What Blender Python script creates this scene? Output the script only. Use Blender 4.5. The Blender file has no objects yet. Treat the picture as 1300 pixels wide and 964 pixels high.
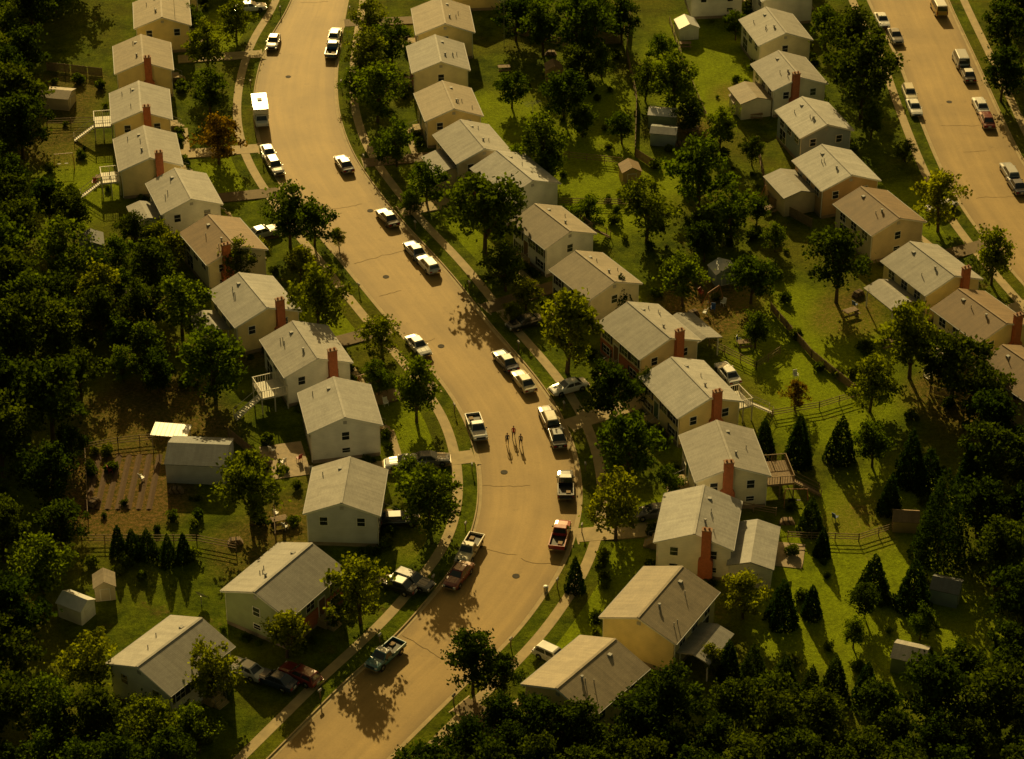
import bpy, bmesh, math, random
from mathutils import Vector, Matrix, noise
random.seed(7)
rad=math.radians
# ------------------------------------------------------------------ survey helper
# plan positions were measured off the photograph, converted to metres on the ground
F=3315.0; TH=rad(33); HC=175.0; YC=-269.0
def P(u,v,z=0.0):
    x=(u-650)/F; y=-(v-482)/F
    d=Vector((x, math.cos(TH)+y*math.sin(TH), -math.sin(TH)+y*math.cos(TH)))
    t=(z-HC)/d.z
    return Vector((d.x*t, YC+d.y*t, z))
def S(v): return 0.0048*(v+1670)
SC=bpy.context.scene
COL=SC.collection
# ------------------------------------------------------------------ materials
MATS={}
def nt(name):
    m=bpy.data.materials.new(name); m.use_nodes=True
    t=m.node_tree; b=t.nodes['Principled BSDF']
    return m,t,b
def N(t,k,**kw):
    n=t.nodes.new(k)
    for a,b in kw.items(): setattr(n,a,b)
    return n
def L(t,a,b): t.links.new(a,b)
def mat(name,col,rough=0.7,var=0.2,scale=2.0,bump=0.0,bscale=20,metal=0.0,spec=0.35,rnd=0.0,coord='Object'):
    if name in MATS: return MATS[name]
    m,t,b=nt(name)
    tc=N(t,'ShaderNodeTexCoord')
    no=N(t,'ShaderNodeTexNoise'); no.inputs['Scale'].default_value=scale; no.inputs['Detail'].default_value=4; no.inputs['Roughness'].default_value=0.65
    L(t,tc.outputs[coord],no.inputs['Vector'])
    cr=N(t,'ShaderNodeMapRange'); cr.inputs[1].default_value=0.25; cr.inputs[2].default_value=0.75
    cr.inputs[3].default_value=1-var; cr.inputs[4].default_value=1+var
    L(t,no.outputs['Fac'],cr.inputs[0])
    mx=N(t,'ShaderNodeVectorMath',operation='SCALE'); mx.inputs[0].default_value=col[:3]
    L(t,cr.outputs[0],mx.inputs['Scale']); L(t,mx.outputs[0],b.inputs['Base Color'])
    b.inputs['Roughness'].default_value=rough; b.inputs['Metallic'].default_value=metal
    b.inputs['Specular IOR Level'].default_value=spec
    if bump>0:
        n2=N(t,'ShaderNodeTexNoise'); n2.inputs['Scale'].default_value=bscale; n2.inputs['Detail'].default_value=3
        L(t,tc.outputs[coord],n2.inputs['Vector'])
        bp=N(t,'ShaderNodeBump'); bp.inputs['Strength'].default_value=bump; bp.inputs['Distance'].default_value=0.1
        L(t,n2.outputs['Fac'],bp.inputs['Height']); L(t,bp.outputs[0],b.inputs['Normal'])
    MATS[name]=m; return m

def siding(name,col):
    if name in MATS: return MATS[name]
    m,t,b=nt(name)
    tc=N(t,'ShaderNodeTexCoord'); sp=N(t,'ShaderNodeSeparateXYZ'); L(t,tc.outputs['Object'],sp.inputs[0])
    a=N(t,'ShaderNodeMath',operation='MULTIPLY'); a.inputs[1].default_value=4.5; L(t,sp.outputs['Z'],a.inputs[0])
    f=N(t,'ShaderNodeMath',operation='FRACT'); L(t,a.outputs[0],f.inputs[0])
    bp=N(t,'ShaderNodeBump'); bp.inputs['Strength'].default_value=0.5; bp.inputs['Distance'].default_value=0.03
    L(t,f.outputs[0],bp.inputs['Height']); L(t,bp.outputs[0],b.inputs['Normal'])
    no=N(t,'ShaderNodeTexNoise'); no.inputs['Scale'].default_value=0.7; no.inputs['Detail'].default_value=5; L(t,tc.outputs['Object'],no.inputs['Vector'])
    mr=N(t,'ShaderNodeMapRange'); mr.inputs[1].default_value=.3; mr.inputs[2].default_value=.7; mr.inputs[3].default_value=.84; mr.inputs[4].default_value=1.08
    L(t,no.outputs['Fac'],mr.inputs[0])
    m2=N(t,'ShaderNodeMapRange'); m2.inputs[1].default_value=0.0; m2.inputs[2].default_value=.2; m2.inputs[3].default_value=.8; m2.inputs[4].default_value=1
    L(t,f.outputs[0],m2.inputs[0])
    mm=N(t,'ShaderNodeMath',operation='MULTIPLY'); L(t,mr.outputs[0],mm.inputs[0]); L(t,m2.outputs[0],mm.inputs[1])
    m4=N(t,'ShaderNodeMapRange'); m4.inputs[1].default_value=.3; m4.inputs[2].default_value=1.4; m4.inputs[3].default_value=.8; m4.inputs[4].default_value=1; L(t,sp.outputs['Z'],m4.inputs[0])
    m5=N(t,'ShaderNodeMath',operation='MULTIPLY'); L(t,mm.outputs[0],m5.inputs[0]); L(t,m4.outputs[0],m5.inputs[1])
    mx=N(t,'ShaderNodeVectorMath',operation='SCALE'); mx.inputs[0].default_value=col
    L(t,m5.outputs[0],mx.inputs['Scale']); L(t,mx.outputs[0],b.inputs['Base Color'])
    b.inputs['Roughness'].default_value=0.6
    MATS[name]=m; return m

def shingle(name,col):
    if name in MATS: return MATS[name]
    m,t,b=nt(name)
    tc=N(t,'ShaderNodeTexCoord'); sp=N(t,'ShaderNodeSeparateXYZ'); L(t,tc.outputs['Object'],sp.inputs[0])
    cb=N(t,'ShaderNodeCombineXYZ'); L(t,sp.outputs['Y'],cb.inputs['X']); L(t,sp.outputs['X'],cb.inputs['Y'])
    br=N(t,'ShaderNodeTexBrick'); L(t,cb.outputs[0],br.inputs['Vector'])
    br.inputs['Scale'].default_value=1.0; br.inputs['Brick Width'].default_value=0.45; br.inputs['Row Height'].default_value=0.16
    br.inputs['Mortar Size'].default_value=0.012; br.inputs['Bias'].default_value=0.0
    br.inputs['Color1'].default_value=(1.06,1.06,1.06,1); br.inputs['Color2'].default_value=(.92,.92,.92,1); br.inputs['Mortar'].default_value=(.75,.75,.75,1)
    oi=N(t,'ShaderNodeObjectInfo'); va=N(t,'ShaderNodeVectorMath',operation='ADD')
    L(t,tc.outputs['Object'],va.inputs[0]); L(t,oi.outputs['Location'],va.inputs[1])
    no=N(t,'ShaderNodeTexNoise'); no.inputs['Scale'].default_value=0.55; no.inputs['Detail'].default_value=6; no.inputs['Roughness'].default_value=.7
    L(t,va.outputs[0],no.inputs['Vector'])
    mr=N(t,'ShaderNodeMapRange'); mr.inputs[1].default_value=.3; mr.inputs[2].default_value=.7; mr.inputs[3].default_value=.82; mr.inputs[4].default_value=1.12
    L(t,no.outputs['Fac'],mr.inputs[0])
    st=N(t,'ShaderNodeVectorMath',operation='MULTIPLY'); st.inputs[1].default_value=(.25,2.6,.25); L(t,va.outputs[0],st.inputs[0])
    n3=N(t,'ShaderNodeTexNoise'); n3.inputs['Scale'].default_value=1; n3.inputs['Detail'].default_value=3; L(t,st.outputs[0],n3.inputs['Vector'])
    m3=N(t,'ShaderNodeMapRange'); m3.inputs[1].default_value=.35; m3.inputs[2].default_value=.7; m3.inputs[3].default_value=1.04; m3.inputs[4].default_value=.82; L(t,n3.outputs['Fac'],m3.inputs[0])
    mm=N(t,'ShaderNodeMath',operation='MULTIPLY'); L(t,mr.outputs[0],mm.inputs[0]); L(t,m3.outputs[0],mm.inputs[1])
    rv=N(t,'ShaderNodeMapRange'); rv.inputs[3].default_value=.86; rv.inputs[4].default_value=1.12; L(t,oi.outputs['Random'],rv.inputs[0])
    m6=N(t,'ShaderNodeMath',operation='MULTIPLY'); L(t,mm.outputs[0],m6.inputs[0]); L(t,rv.outputs[0],m6.inputs[1])
    mx=N(t,'ShaderNodeVectorMath',operation='SCALE'); L(t,br.outputs['Color'],mx.inputs[0]); L(t,m6.outputs[0],mx.inputs['Scale'])
    m3=N(t,'ShaderNodeVectorMath',operation='MULTIPLY'); L(t,mx.outputs[0],m3.inputs[0]); m3.inputs[1].default_value=col
    L(t,m3.outputs[0],b.inputs['Base Color'])
    b.inputs['Roughness'].default_value=0.72; b.inputs['Specular IOR Level'].default_value=.45
    MATS[name]=m; return m

def leafmat(name,cols,trans=0.35):
    m,t,b=nt(name)
    out=t.nodes['Material Output']
    oi=N(t,'ShaderNodeObjectInfo'); cr=N(t,'ShaderNodeValToRGB')
    e=cr.color_ramp.elements
    e[0].color=(*cols[0],1); e[1].color=(*cols[-1],1)
    for i,c in enumerate(cols[1:-1]):
        x=e.new((i+1)/(len(cols)-1)); x.color=(*c,1)
    L(t,oi.outputs['Random'],cr.inputs[0])
    ge=N(t,'ShaderNodeNewGeometry'); no=N(t,'ShaderNodeTexNoise'); no.inputs['Scale'].default_value=1.0; no.inputs['Detail'].default_value=1
    L(t,ge.outputs['Position'],no.inputs['Vector'])
    mr=N(t,'ShaderNodeMapRange'); mr.inputs[1].default_value=.3; mr.inputs[2].default_value=.7; mr.inputs[3].default_value=.5; mr.inputs[4].default_value=1.5
    L(t,no.outputs['Fac'],mr.inputs[0])
    mx=N(t,'ShaderNodeVectorMath',operation='SCALE'); L(t,cr.outputs[0],mx.inputs[0]); L(t,mr.outputs[0],mx.inputs['Scale'])
    df=N(t,'ShaderNodeBsdfDiffuse'); L(t,mx.outputs[0],df.inputs['Color'])
    tr=N(t,'ShaderNodeBsdfTranslucent'); m2=N(t,'ShaderNodeVectorMath',operation='MULTIPLY'); L(t,mx.outputs[0],m2.inputs[0]); m2.inputs[1].default_value=(2.3,2.15,.5)
    L(t,m2.outputs[0],tr.inputs['Color'])
    ms=N(t,'ShaderNodeMixShader'); ms.inputs[0].default_value=trans; L(t,df.outputs[0],ms.inputs[1]); L(t,tr.outputs[0],ms.inputs[2]); L(t,ms.outputs[0],out.inputs['Surface'])
    t.nodes.remove(b)
    MATS[name]=m; return m

def groundmat():
    m,t,b=nt('grass_ground')
    ge=N(t,'ShaderNodeNewGeometry')
    at=N(t,'ShaderNodeAttribute'); at.attribute_name='soil'
    sp=N(t,'ShaderNodeSeparateColor'); L(t,at.outputs['Color'],sp.inputs[0])
    def noi(s,d,r=.6):
        n=N(t,'ShaderNodeTexNoise'); n.inputs['Scale'].default_value=s; n.inputs['Detail'].default_value=d; n.inputs['Roughness'].default_value=r
        L(t,ge.outputs['Position'],n.inputs['Vector']); return n.outputs['Fac']
    def rng(x,a,b_,c,d):
        n=N(t,'ShaderNodeMapRange'); L(t,x,n.inputs[0]); n.inputs[1].default_value=a;n.inputs[2].default_value=b_;n.inputs[3].default_value=c;n.inputs[4].default_value=d; return n.outputs[0]
    def mix(f,a,c):
        n=N(t,'ShaderNodeMix',data_type='RGBA'); L(t,f,n.inputs[0])
        for i,x in ((6,a),(7,c)):
            if isinstance(x,tuple): n.inputs[i].default_value=(*x,1)
            else: L(t,x,n.inputs[i])
        return n.outputs[2]
    def mul(a,c):
        n=N(t,'ShaderNodeMath',operation='MULTIPLY'); L(t,a,n.inputs[0]); L(t,c,n.inputs[1]); n.use_clamp=True; return n.outputs[0]
    big=noi(0.05,4); med=noi(0.35,5,.7); fine=noi(2.2,5,.75); vf=noi(7,3,.8)
    base=mix(rng(med,.38,.62,0,1),(0.06,0.09,0.004),(0.15,0.195,0.007))
    base=mix(rng(big,.45,.62,0,.55),base,(0.17,0.155,0.016))
    lush=mul(sp.outputs[1],rng(med,.3,.6,.6,1))
    base=mix(lush,base,(0.26,0.335,0.007))
    soil=mix(rng(fine,.35,.65,0,1),(0.12,0.07,0.022),(0.27,0.17,0.055))
    base=mix(mul(sp.outputs[0],rng(fine,.35,.58,.3,1.2)),base,soil)
    base=mix(rng(noi(.14,6,.75),.60,.70,0,.6),base,soil)
    fv=N(t,'ShaderNodeVectorMath',operation='SCALE'); L(t,base,fv.inputs[0]); L(t,mul(rng(fine,.3,.7,.45,1.0),rng(vf,.3,.7,.5,1.0)),fv.inputs['Scale'])
    sc=N(t,'ShaderNodeVectorMath',operation='SCALE'); L(t,fv.outputs[0],sc.inputs[0]); sc.inputs['Scale'].default_value=1.7
    L(t,sc.outputs[0],b.inputs['Base Color'])
    bp=N(t,'ShaderNodeBump'); bp.inputs['Strength'].default_value=0.9; bp.inputs['Distance'].default_value=0.22
    ad=N(t,'ShaderNodeMath',operation='ADD'); L(t,fine,ad.inputs[0]); L(t,vf,ad.inputs[1]); L(t,ad.outputs[0],bp.inputs['Height']); L(t,bp.outputs[0],b.inputs['Normal'])
    b.inputs['Roughness'].default_value=0.95; b.inputs['Specular IOR Level'].default_value=0.03
    return m
GROUND=groundmat()

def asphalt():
    m,t,b=nt('asphalt')
    uv=N(t,'ShaderNodeUVMap'); uv.uv_map='UVMap'
    ge=N(t,'ShaderNodeNewGeometry')
    sp=N(t,'ShaderNodeSeparateXYZ'); L(t,uv.outputs[0],sp.inputs[0])
    cb=N(t,'ShaderNodeVectorMath',operation='MULTIPLY'); L(t,uv.outputs[0],cb.inputs[0]); cb.inputs[1].default_value=(12,0.05,1)
    def noi(src,s,d,r=.6):
        n=N(t,'ShaderNodeTexNoise'); n.inputs['Scale'].default_value=s; n.inputs['Detail'].default_value=d; n.inputs['Roughness'].default_value=r
        L(t,src,n.inputs['Vector']); return n.outputs['Fac']
    def rng(x,a,b_,c,d):
        n=N(t,'ShaderNodeMapRange'); L(t,x,n.inputs[0]); n.inputs[1].default_value=a;n.inputs[2].default_value=b_;n.inputs[3].default_value=c;n.inputs[4].default_value=d; return n.outputs[0]
    def mul(a,c):
        n=N(t,'ShaderNodeMath',operation='MULTIPLY'); L(t,a,n.inputs[0]); L(t,c,n.inputs[1]); return n.outputs[0]
    f=mul(rng(noi(cb.outputs[0],1,3),.3,.7,.86,1.1), rng(noi(ge.outputs['Position'],.12,5,.6),.3,.7,.8,1.16))
    f=mul(f, rng(noi(ge.outputs['Position'],5,5,.8),.25,.75,.82,1.14))
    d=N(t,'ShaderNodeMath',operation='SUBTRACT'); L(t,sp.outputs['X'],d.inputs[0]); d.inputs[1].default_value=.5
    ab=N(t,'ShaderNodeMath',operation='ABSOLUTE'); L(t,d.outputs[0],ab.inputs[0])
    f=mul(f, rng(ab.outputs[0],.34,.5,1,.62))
    f=mul(f, rng(noi(ge.outputs['Position'],.5,5,.7),.60,.7,1,.8))
    mx=N(t,'ShaderNodeVectorMath',operation='SCALE'); mx.inputs[0].default_value=(0.35,0.235,0.082); L(t,f,mx.inputs['Scale'])
    L(t,mx.outputs[0],b.inputs['Base Color']); b.inputs['Roughness'].default_value=0.7; b.inputs['Specular IOR Level'].default_value=0.35; b.inputs['Specular Tint'].default_value=(1,.75,.4,1)
    bp=N(t,'ShaderNodeBump'); bp.inputs['Strength'].default_value=.25; bp.inputs['Distance'].default_value=.02
    L(t,noi(ge.outputs['Position'],9,3),bp.inputs['Height']); L(t,bp.outputs[0],b.inputs['Normal'])
    return m
ASPH=asphalt()
CONC=mat('concrete',(0.40,0.305,0.145),.8,.25,.8,.2,8)
DRIVE=mat('driveway_asphalt',(0.17,0.12,0.055),.8,.3,.6,.2,8,spec=.2)
WHITE=mat('white_trim',(0.78,0.76,0.68),.6,.08,3)
GLASS=mat('window_glass',(0.02,0.025,0.03),.08,.2,1,spec=.8)
BRICK=mat('chimney_brick',(0.40,0.13,0.06),.85,.25,3,.5,10)
FOUND=mat('foundation_block',(0.25,0.2,0.15),.9,.2,2)
METAL=mat('galvanised_metal',(0.42,0.42,0.40),.45,.15,3,metal=.6)
VENT=mat('vent_pipe_grey',(0.38,0.37,0.35),.7,.15,3)
WOOD=mat('weathered_wood',(0.26,0.18,0.10),.8,.3,3,.3,20)
WOODL=mat('painted_wood',(0.62,0.58,0.48),.6,.15,3)
BARK=mat('tree_bark',(0.085,0.058,0.035),.9,.3,4)
LEAF=leafmat('leaves',[(0.032,0.058,0.003),(0.048,0.082,0.004),(0.072,0.108,0.005),(0.04,0.068,0.004),(0.09,0.116,0.006)],.48)
LEAFD=leafmat('leaves_dark_woodland',[(0.018,0.036,0.002),(0.028,0.048,0.003),(0.042,0.062,0.003)],.42)
LEAFY=leafmat('leaves_yellow_green',[(0.105,0.13,0.006),(0.12,0.14,0.007),(0.09,0.12,0.006)],.5)
LEAFR=leafmat('leaves_autumn',[(0.11,0.075,0.010),(0.12,0.08,0.010)],.4)
NEEDLE=leafmat('needles',[(0.016,0.036,0.003),(0.028,0.048,0.004)],.25)
SHRUBM=leafmat('shrub_leaves',[(0.03,0.052,0.004),(0.06,0.09,0.005),(0.085,0.11,0.008)],.38)
ROOFS={'g':shingle('roof_grey',(0.355,0.335,0.295)),'l':shingle('roof_light_grey',(0.43,0.415,0.38)),
 't':shingle('roof_tan',(0.35,0.285,0.19)),'b':shingle('roof_brown',(0.27,0.175,0.085)),'d':shingle('roof_dark',(0.18,0.19,0.19))}
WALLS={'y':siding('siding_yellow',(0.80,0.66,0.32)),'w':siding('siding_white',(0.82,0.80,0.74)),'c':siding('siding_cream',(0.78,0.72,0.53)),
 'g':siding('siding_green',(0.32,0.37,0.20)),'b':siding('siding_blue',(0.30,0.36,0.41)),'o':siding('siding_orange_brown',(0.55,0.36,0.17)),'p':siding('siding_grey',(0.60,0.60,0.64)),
 't':siding('siding_tan',(0.66,0.55,0.36))}

# ------------------------------------------------------------------ mesh builder
class MB:
    def __init__(s): s.v=[]; s.f=[]; s.m=[]; s.mats=[]
    def mi(s,m):
        if m not in s.mats: s.mats.append(m)
        return s.mats.index(m)
    def face(s,pts,m):
        i=len(s.v); s.v+= [tuple(p) for p in pts]; s.f.append(tuple(range(i,i+len(pts)))); s.m.append(s.mi(m))
    def box(s,c,d,m,M=None,taper=1.0):
        x,y,z=d[0]/2,d[1]/2,d[2]/2; i=len(s.v); k=s.mi(m)
        for dz in (-z,z):
            q=taper if dz>0 else 1
            for a,b_ in ((-x,-y),(x,-y),(x,y),(-x,y)):
                p=Vector((a*q,b_*q,dz))
                if M is not None: p=M@p
                s.v.append((p.x+c[0],p.y+c[1],p.z+c[2]))
        for f in ((3,2,1,0),(4,5,6,7),(0,1,5,4),(1,2,6,5),(2,3,7,6),(3,0,4,7)):
            s.f.append(tuple(i+q for q in f)); s.m.append(k)
    def extr(s,prof,y0,y1,m,axis='y'):
        n=len(prof); i=len(s.v); k=s.mi(m)
        for yy in (y0,y1):
            for a,b_ in prof: s.v.append((a,yy,b_) if axis=='y' else (yy,a,b_))
        for j in range(n):
            s.f.append((i+j,i+(j+1)%n,i+n+(j+1)%n,i+n+j)); s.m.append(k)
        s.f.append(tuple(i+j for j in range(n))[::-1]); s.m.append(k)
        s.f.append(tuple(i+n+j for j in range(n))); s.m.append(k)
    def cyl(s,a,b_,r0,r1,m,n=8,cap=True):
        a=Vector(a); b_=Vector(b_); d=(b_-a)
        if d.length<1e-6: return
        q=d.to_track_quat('Z','Y'); i=len(s.v); k=s.mi(m)
        for c,r in ((a,r0),(b_,r1)):
            for j in range(n):
                an=2*math.pi*j/n; p=q@Vector((math.cos(an)*r,math.sin(an)*r,0))+c; s.v.append(tuple(p))
        for j in range(n): s.f.append((i+j,i+(j+1)%n,i+n+(j+1)%n,i+n+j)); s.m.append(k)
        if cap:
            s.f.append(tuple(i+j for j in range(n))[::-1]); s.m.append(k); s.f.append(tuple(i+n+j for j in range(n))); s.m.append(k)
    def loft(s,rings,m,cap=True):
        k=s.mi(m); n=len(rings[0]); i=len(s.v)
        for r in rings: s.v+=[tuple(p) for p in r]
        for a in range(len(rings)-1):
            for j in range(n):
                s.f.append((i+a*n+j,i+a*n+(j+1)%n,i+(a+1)*n+(j+1)%n,i+(a+1)*n+j)); s.m.append(k)
        if cap:
            s.f.append(tuple(i+j for j in range(n))[::-1]); s.m.append(k)
            s.f.append(tuple(i+(len(rings)-1)*n+j for j in range(n))); s.m.append(k)
    def mesh(s,name,smooth=False,fixn=True):
        me=bpy.data.meshes.new(name); me.from_pydata(s.v,[],s.f)
        for m in s.mats: me.materials.append(m)
        me.polygons.foreach_set('material_index',s.m)
        if fixn:
            bm=bmesh.new(); bm.from_mesh(me); bmesh.ops.recalc_face_normals(bm,faces=bm.faces); bm.to_mesh(me); bm.free()
        if smooth: me.polygons.foreach_set('use_smooth',[True]*len(me.polygons))
        me.update(); return me
    def obj(s,name,parent=None,loc=None,rz=0,smooth=False,fixn=True):
        return inst(name,s.mesh(name,smooth,fixn),loc,rz,parent)
def inst(name,me,loc=None,rz=0,parent=None,sc=None):
    o=bpy.data.objects.new(name,me); COL.objects.link(o)
    if loc is not None: o.location=loc
    o.rotation_euler=(0,0,rz)
    if sc is not None: o.scale=sc if hasattr(sc,'__len__') else (sc,)*3
    if parent: o.parent=parent
    return o
def empty(name,loc,rz=0):
    o=inst(name,None,loc,rz); o.empty_display_size=1; return o

# ------------------------------------------------------------------ roads
def catmull(pts,n=10):
    out=[]; k=len(pts)
    for i in range(k-1):
        p0=pts[max(i-1,0)];p1=pts[i];p2=pts[i+1];p3=pts[min(i+2,k-1)]
        for j in range(n):
            t=j/n
            out.append(0.5*((2*p1)+(p2-p0)*t+(2*p0-5*p1+4*p2-p3)*t*t+(3*p1-p0-3*p2+p3)*t**3))
    out.append(pts[-1]); return out
def smooth(pl,it=20):
    for _ in range(it):
        pl=[pl[0]]+[(pl[i-1]+pl[i]*2+pl[i+1])/4 for i in range(1,len(pl)-1)]+[pl[-1]]
    return pl
main=[(-520,492,548),(-300,450,512),(-100,398,462),(0,372,442),(50,342,433),(100,326,427),(150,322,431),(200,335,450),(250,366,485),(290,396,518),(330,430,556),(370,462,590),(410,495,620),(450,530,655),(490,563,688),(530,588,713),(570,602,729),(610,608,737),(650,606,737),(690,594,727),(725,573,712),(760,545,690),(800,510,660),(840,468,622),(873,432,588),(920,385,540),(980,325,480),(1100,205,360),(1250,50,215)]
sec=[(-520,985,1065),(-150,1058,1150),(-60,1082,1180),(0,1100,1203),(70,1137,1236),(130,1159,1263),(200,1187,1296),(250,1212,1328),(300,1246,1368),(370,1306,1430),(450,1380,1506),(600,1520,1650),(800,1700,1835)]
ROADS=[]
def road(name,tab,kerbs=(1,1)):
    Lp=smooth(catmull([P(l,v) for v,l,r in tab],12),25); Rp=smooth(catmull([P(r,v) for v,l,r in tab],12),25)
    n=len(Lp); v=[];f=[];uv=[]; acc=0
    for i in range(n):
        if i: acc+=((Lp[i]+Rp[i])/2-(Lp[i-1]+Rp[i-1])/2).length
        for j in range(5):
            q=Lp[i].lerp(Rp[i],j/4); v.append((q.x,q.y,0.012+0.05*(1-abs(j-2)/2))); uv.append((j/4,acc))
    for i in range(n-1):
        for j in range(4): f.append((i*5+j,i*5+j+1,(i+1)*5+j+1,(i+1)*5+j))
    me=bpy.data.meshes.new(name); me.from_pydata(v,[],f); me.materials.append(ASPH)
    ul=me.uv_layers.new(name='UVMap')
    for lp in me.loops: ul.data[lp.index].uv=uv[lp.vertex_index]
    bm=bmesh.new(); bm.from_mesh(me); bmesh.ops.recalc_face_normals(bm,faces=bm.faces)
    bm.faces.ensure_lookup_table()
    if bm.faces[0].normal.z<0: bmesh.ops.reverse_faces(bm,faces=bm.faces)
    bm.to_mesh(me); bm.free()
    inst(name,me)
    ROADS.append([((Lp[i]+Rp[i])/2,(Lp[i]-Rp[i]).length/2) for i in range(n)])
    for side,pl in (('L',Lp),('R',Rp)):
        other=Rp if side=='L' else Lp
        nor=[]
        for i in range(n):
            t=(pl[min(i+1,n-1)]-pl[max(i-1,0)]).normalized(); q=Vector((-t.y,t.x,0))
            if q.dot(pl[i]-other[i])<0: q=-q
            nor.append(q)
        def strip(nm,prof,m,smooth_=False):
            b=MB(); k=len(prof)
            for i in range(n-1):
                for j in range(k-1):
                    a0,z0=prof[j];a1,z1=prof[j+1]
                    A=pl[i]+nor[i]*a0;B=pl[i]+nor[i]*a1;C=pl[i+1]+nor[i+1]*a1;D=pl[i+1]+nor[i+1]*a0
                    b.face([(A.x,A.y,z0),(B.x,B.y,z1),(C.x,C.y,z1),(D.x,D.y,z0)],m)
            me=b.mesh(nm,False,False)
            bm=bmesh.new(); bm.from_mesh(me)
            bm.normal_update()
            rev=[x for x in bm.faces if x.normal.z<-1e-4]
            bmesh.ops.reverse_faces(bm,faces=rev); bm.to_mesh(me); bm.free()
            inst(nm,me)
        strip('kerb',[(-.38,.024),(0,.018),(0.02,.15),(.17,.15),(.17,.10)],CONC)
        strip('grass_verge',[(.17,.125),(1.85,.125)],GROUND)
        strip('sidewalk',[(1.85,.10),(1.85,.145),(3.05,.145),(3.05,.10)],CONC)
        strip('grass_verge',[(3.05,.125),(4.6,.0)],GROUND)
    return Lp,Rp
MAINL,MAINR=road('road',main)
SECL,SECR=road('road',sec)
def nearest(p):
    best=None
    for ri,r in enumerate(ROADS):
        for i,(c,h) in enumerate(r):
            d=(c.x-p.x)**2+(c.y-p.y)**2
            if best is None or d<best[0]: best=(d,ri,i)
    d,ri,i=best; r=ROADS[ri]; c,h=r[i]
    t=(r[max(i-1,0)][0]-r[min(i+1,len(r)-1)][0]).normalized()
    return math.sqrt(d),c,h,t

# ground sheet ---------------------------------------------------------------
def axis(a,b_,step,far):
    xs=[]; x=a
    while x<=b_: xs.append(x); x+=step
    o=[-far,-far*.5,-far*.25,a-60,a-25]; p=[b_+25,b_+60,far*.25,far*.5,far]
    return sorted(set(o+xs+p))
gx=axis(-95,110,1.6,2400); gy=axis(-75,215,1.6,2400)
soil=[(200,520,8,.7),(140,540,6,.6),(150,620,9,.9),(130,655,6,.7),(250,545,6,.7),(60,190,7,.5),(900,385,8,.8),(930,365,6,.7),(1065,395,6,.6),(940,120,4,.6),(70,120,9,.5),(760,35,5,.6),(1100,660,6,.45),(350,665,6,.6),(300,700,5,.5),(530,690,4,.4),(860,160,5,.8),(400,600,4,.5),(330,440,5,.5),(1220,500,8,.6),(150,380,7,.5)]
lush=[(755,220,10),(765,255,9),(890,70,10),(920,80,9),(880,125,8),(1040,455,12),(1050,500,11),(1000,400,9),(820,700,10),(1100,700,11),(1040,780,10),(700,300,6),(450,395,8),(545,540,7),(560,690,6),(400,20,10),(300,40,9),(715,780,8),(90,240,9),(360,130,8),(300,215,8),(640,150,8),(770,130,7),(740,190,8),(1180,800,10),(560,310,8),(500,240,7),(880,560,5),(420,400,8),(480,380,6),(1170,260,7),(1150,640,8),(850,230,7)]
sw=[(P(u,v),r,s) for u,v,r,s in soil]; lw=[(P(u,v),r) for u,v,r in lush]
gv=[];gc=[]
for y in gy:
    for x in gx:
        gv.append((x,y,0)); so=lu=0
        if abs(x)<130 and -90<y<230:
            w=noise.noise(Vector((x*.12,y*.12,0)))*3
            for p,r,s_ in sw:
                d=math.hypot(x-p.x,(y-p.y)*.8)+w; so=max(so,s_*max(0,min(1,(r-d)/3)))
            for p,r in lw:
                d=math.hypot(x-p.x,(y-p.y)*.75)+w; lu=max(lu,max(0,min(1,(r-d)/3.5)))
        gc.append((so,lu,0,1))
nx=len(gx); gf=[(j*nx+i,j*nx+i+1,(j+1)*nx+i+1,(j+1)*nx+i) for j in range(len(gy)-1) for i in range(nx-1)]
me=bpy.data.meshes.new('ground'); me.from_pydata(gv,[],gf); me.materials.append(GROUND)
ca=me.color_attributes.new('soil','FLOAT_COLOR','POINT')
ca.data.foreach_set('color',[c for q in gc for c in q])
inst('ground',me)

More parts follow.
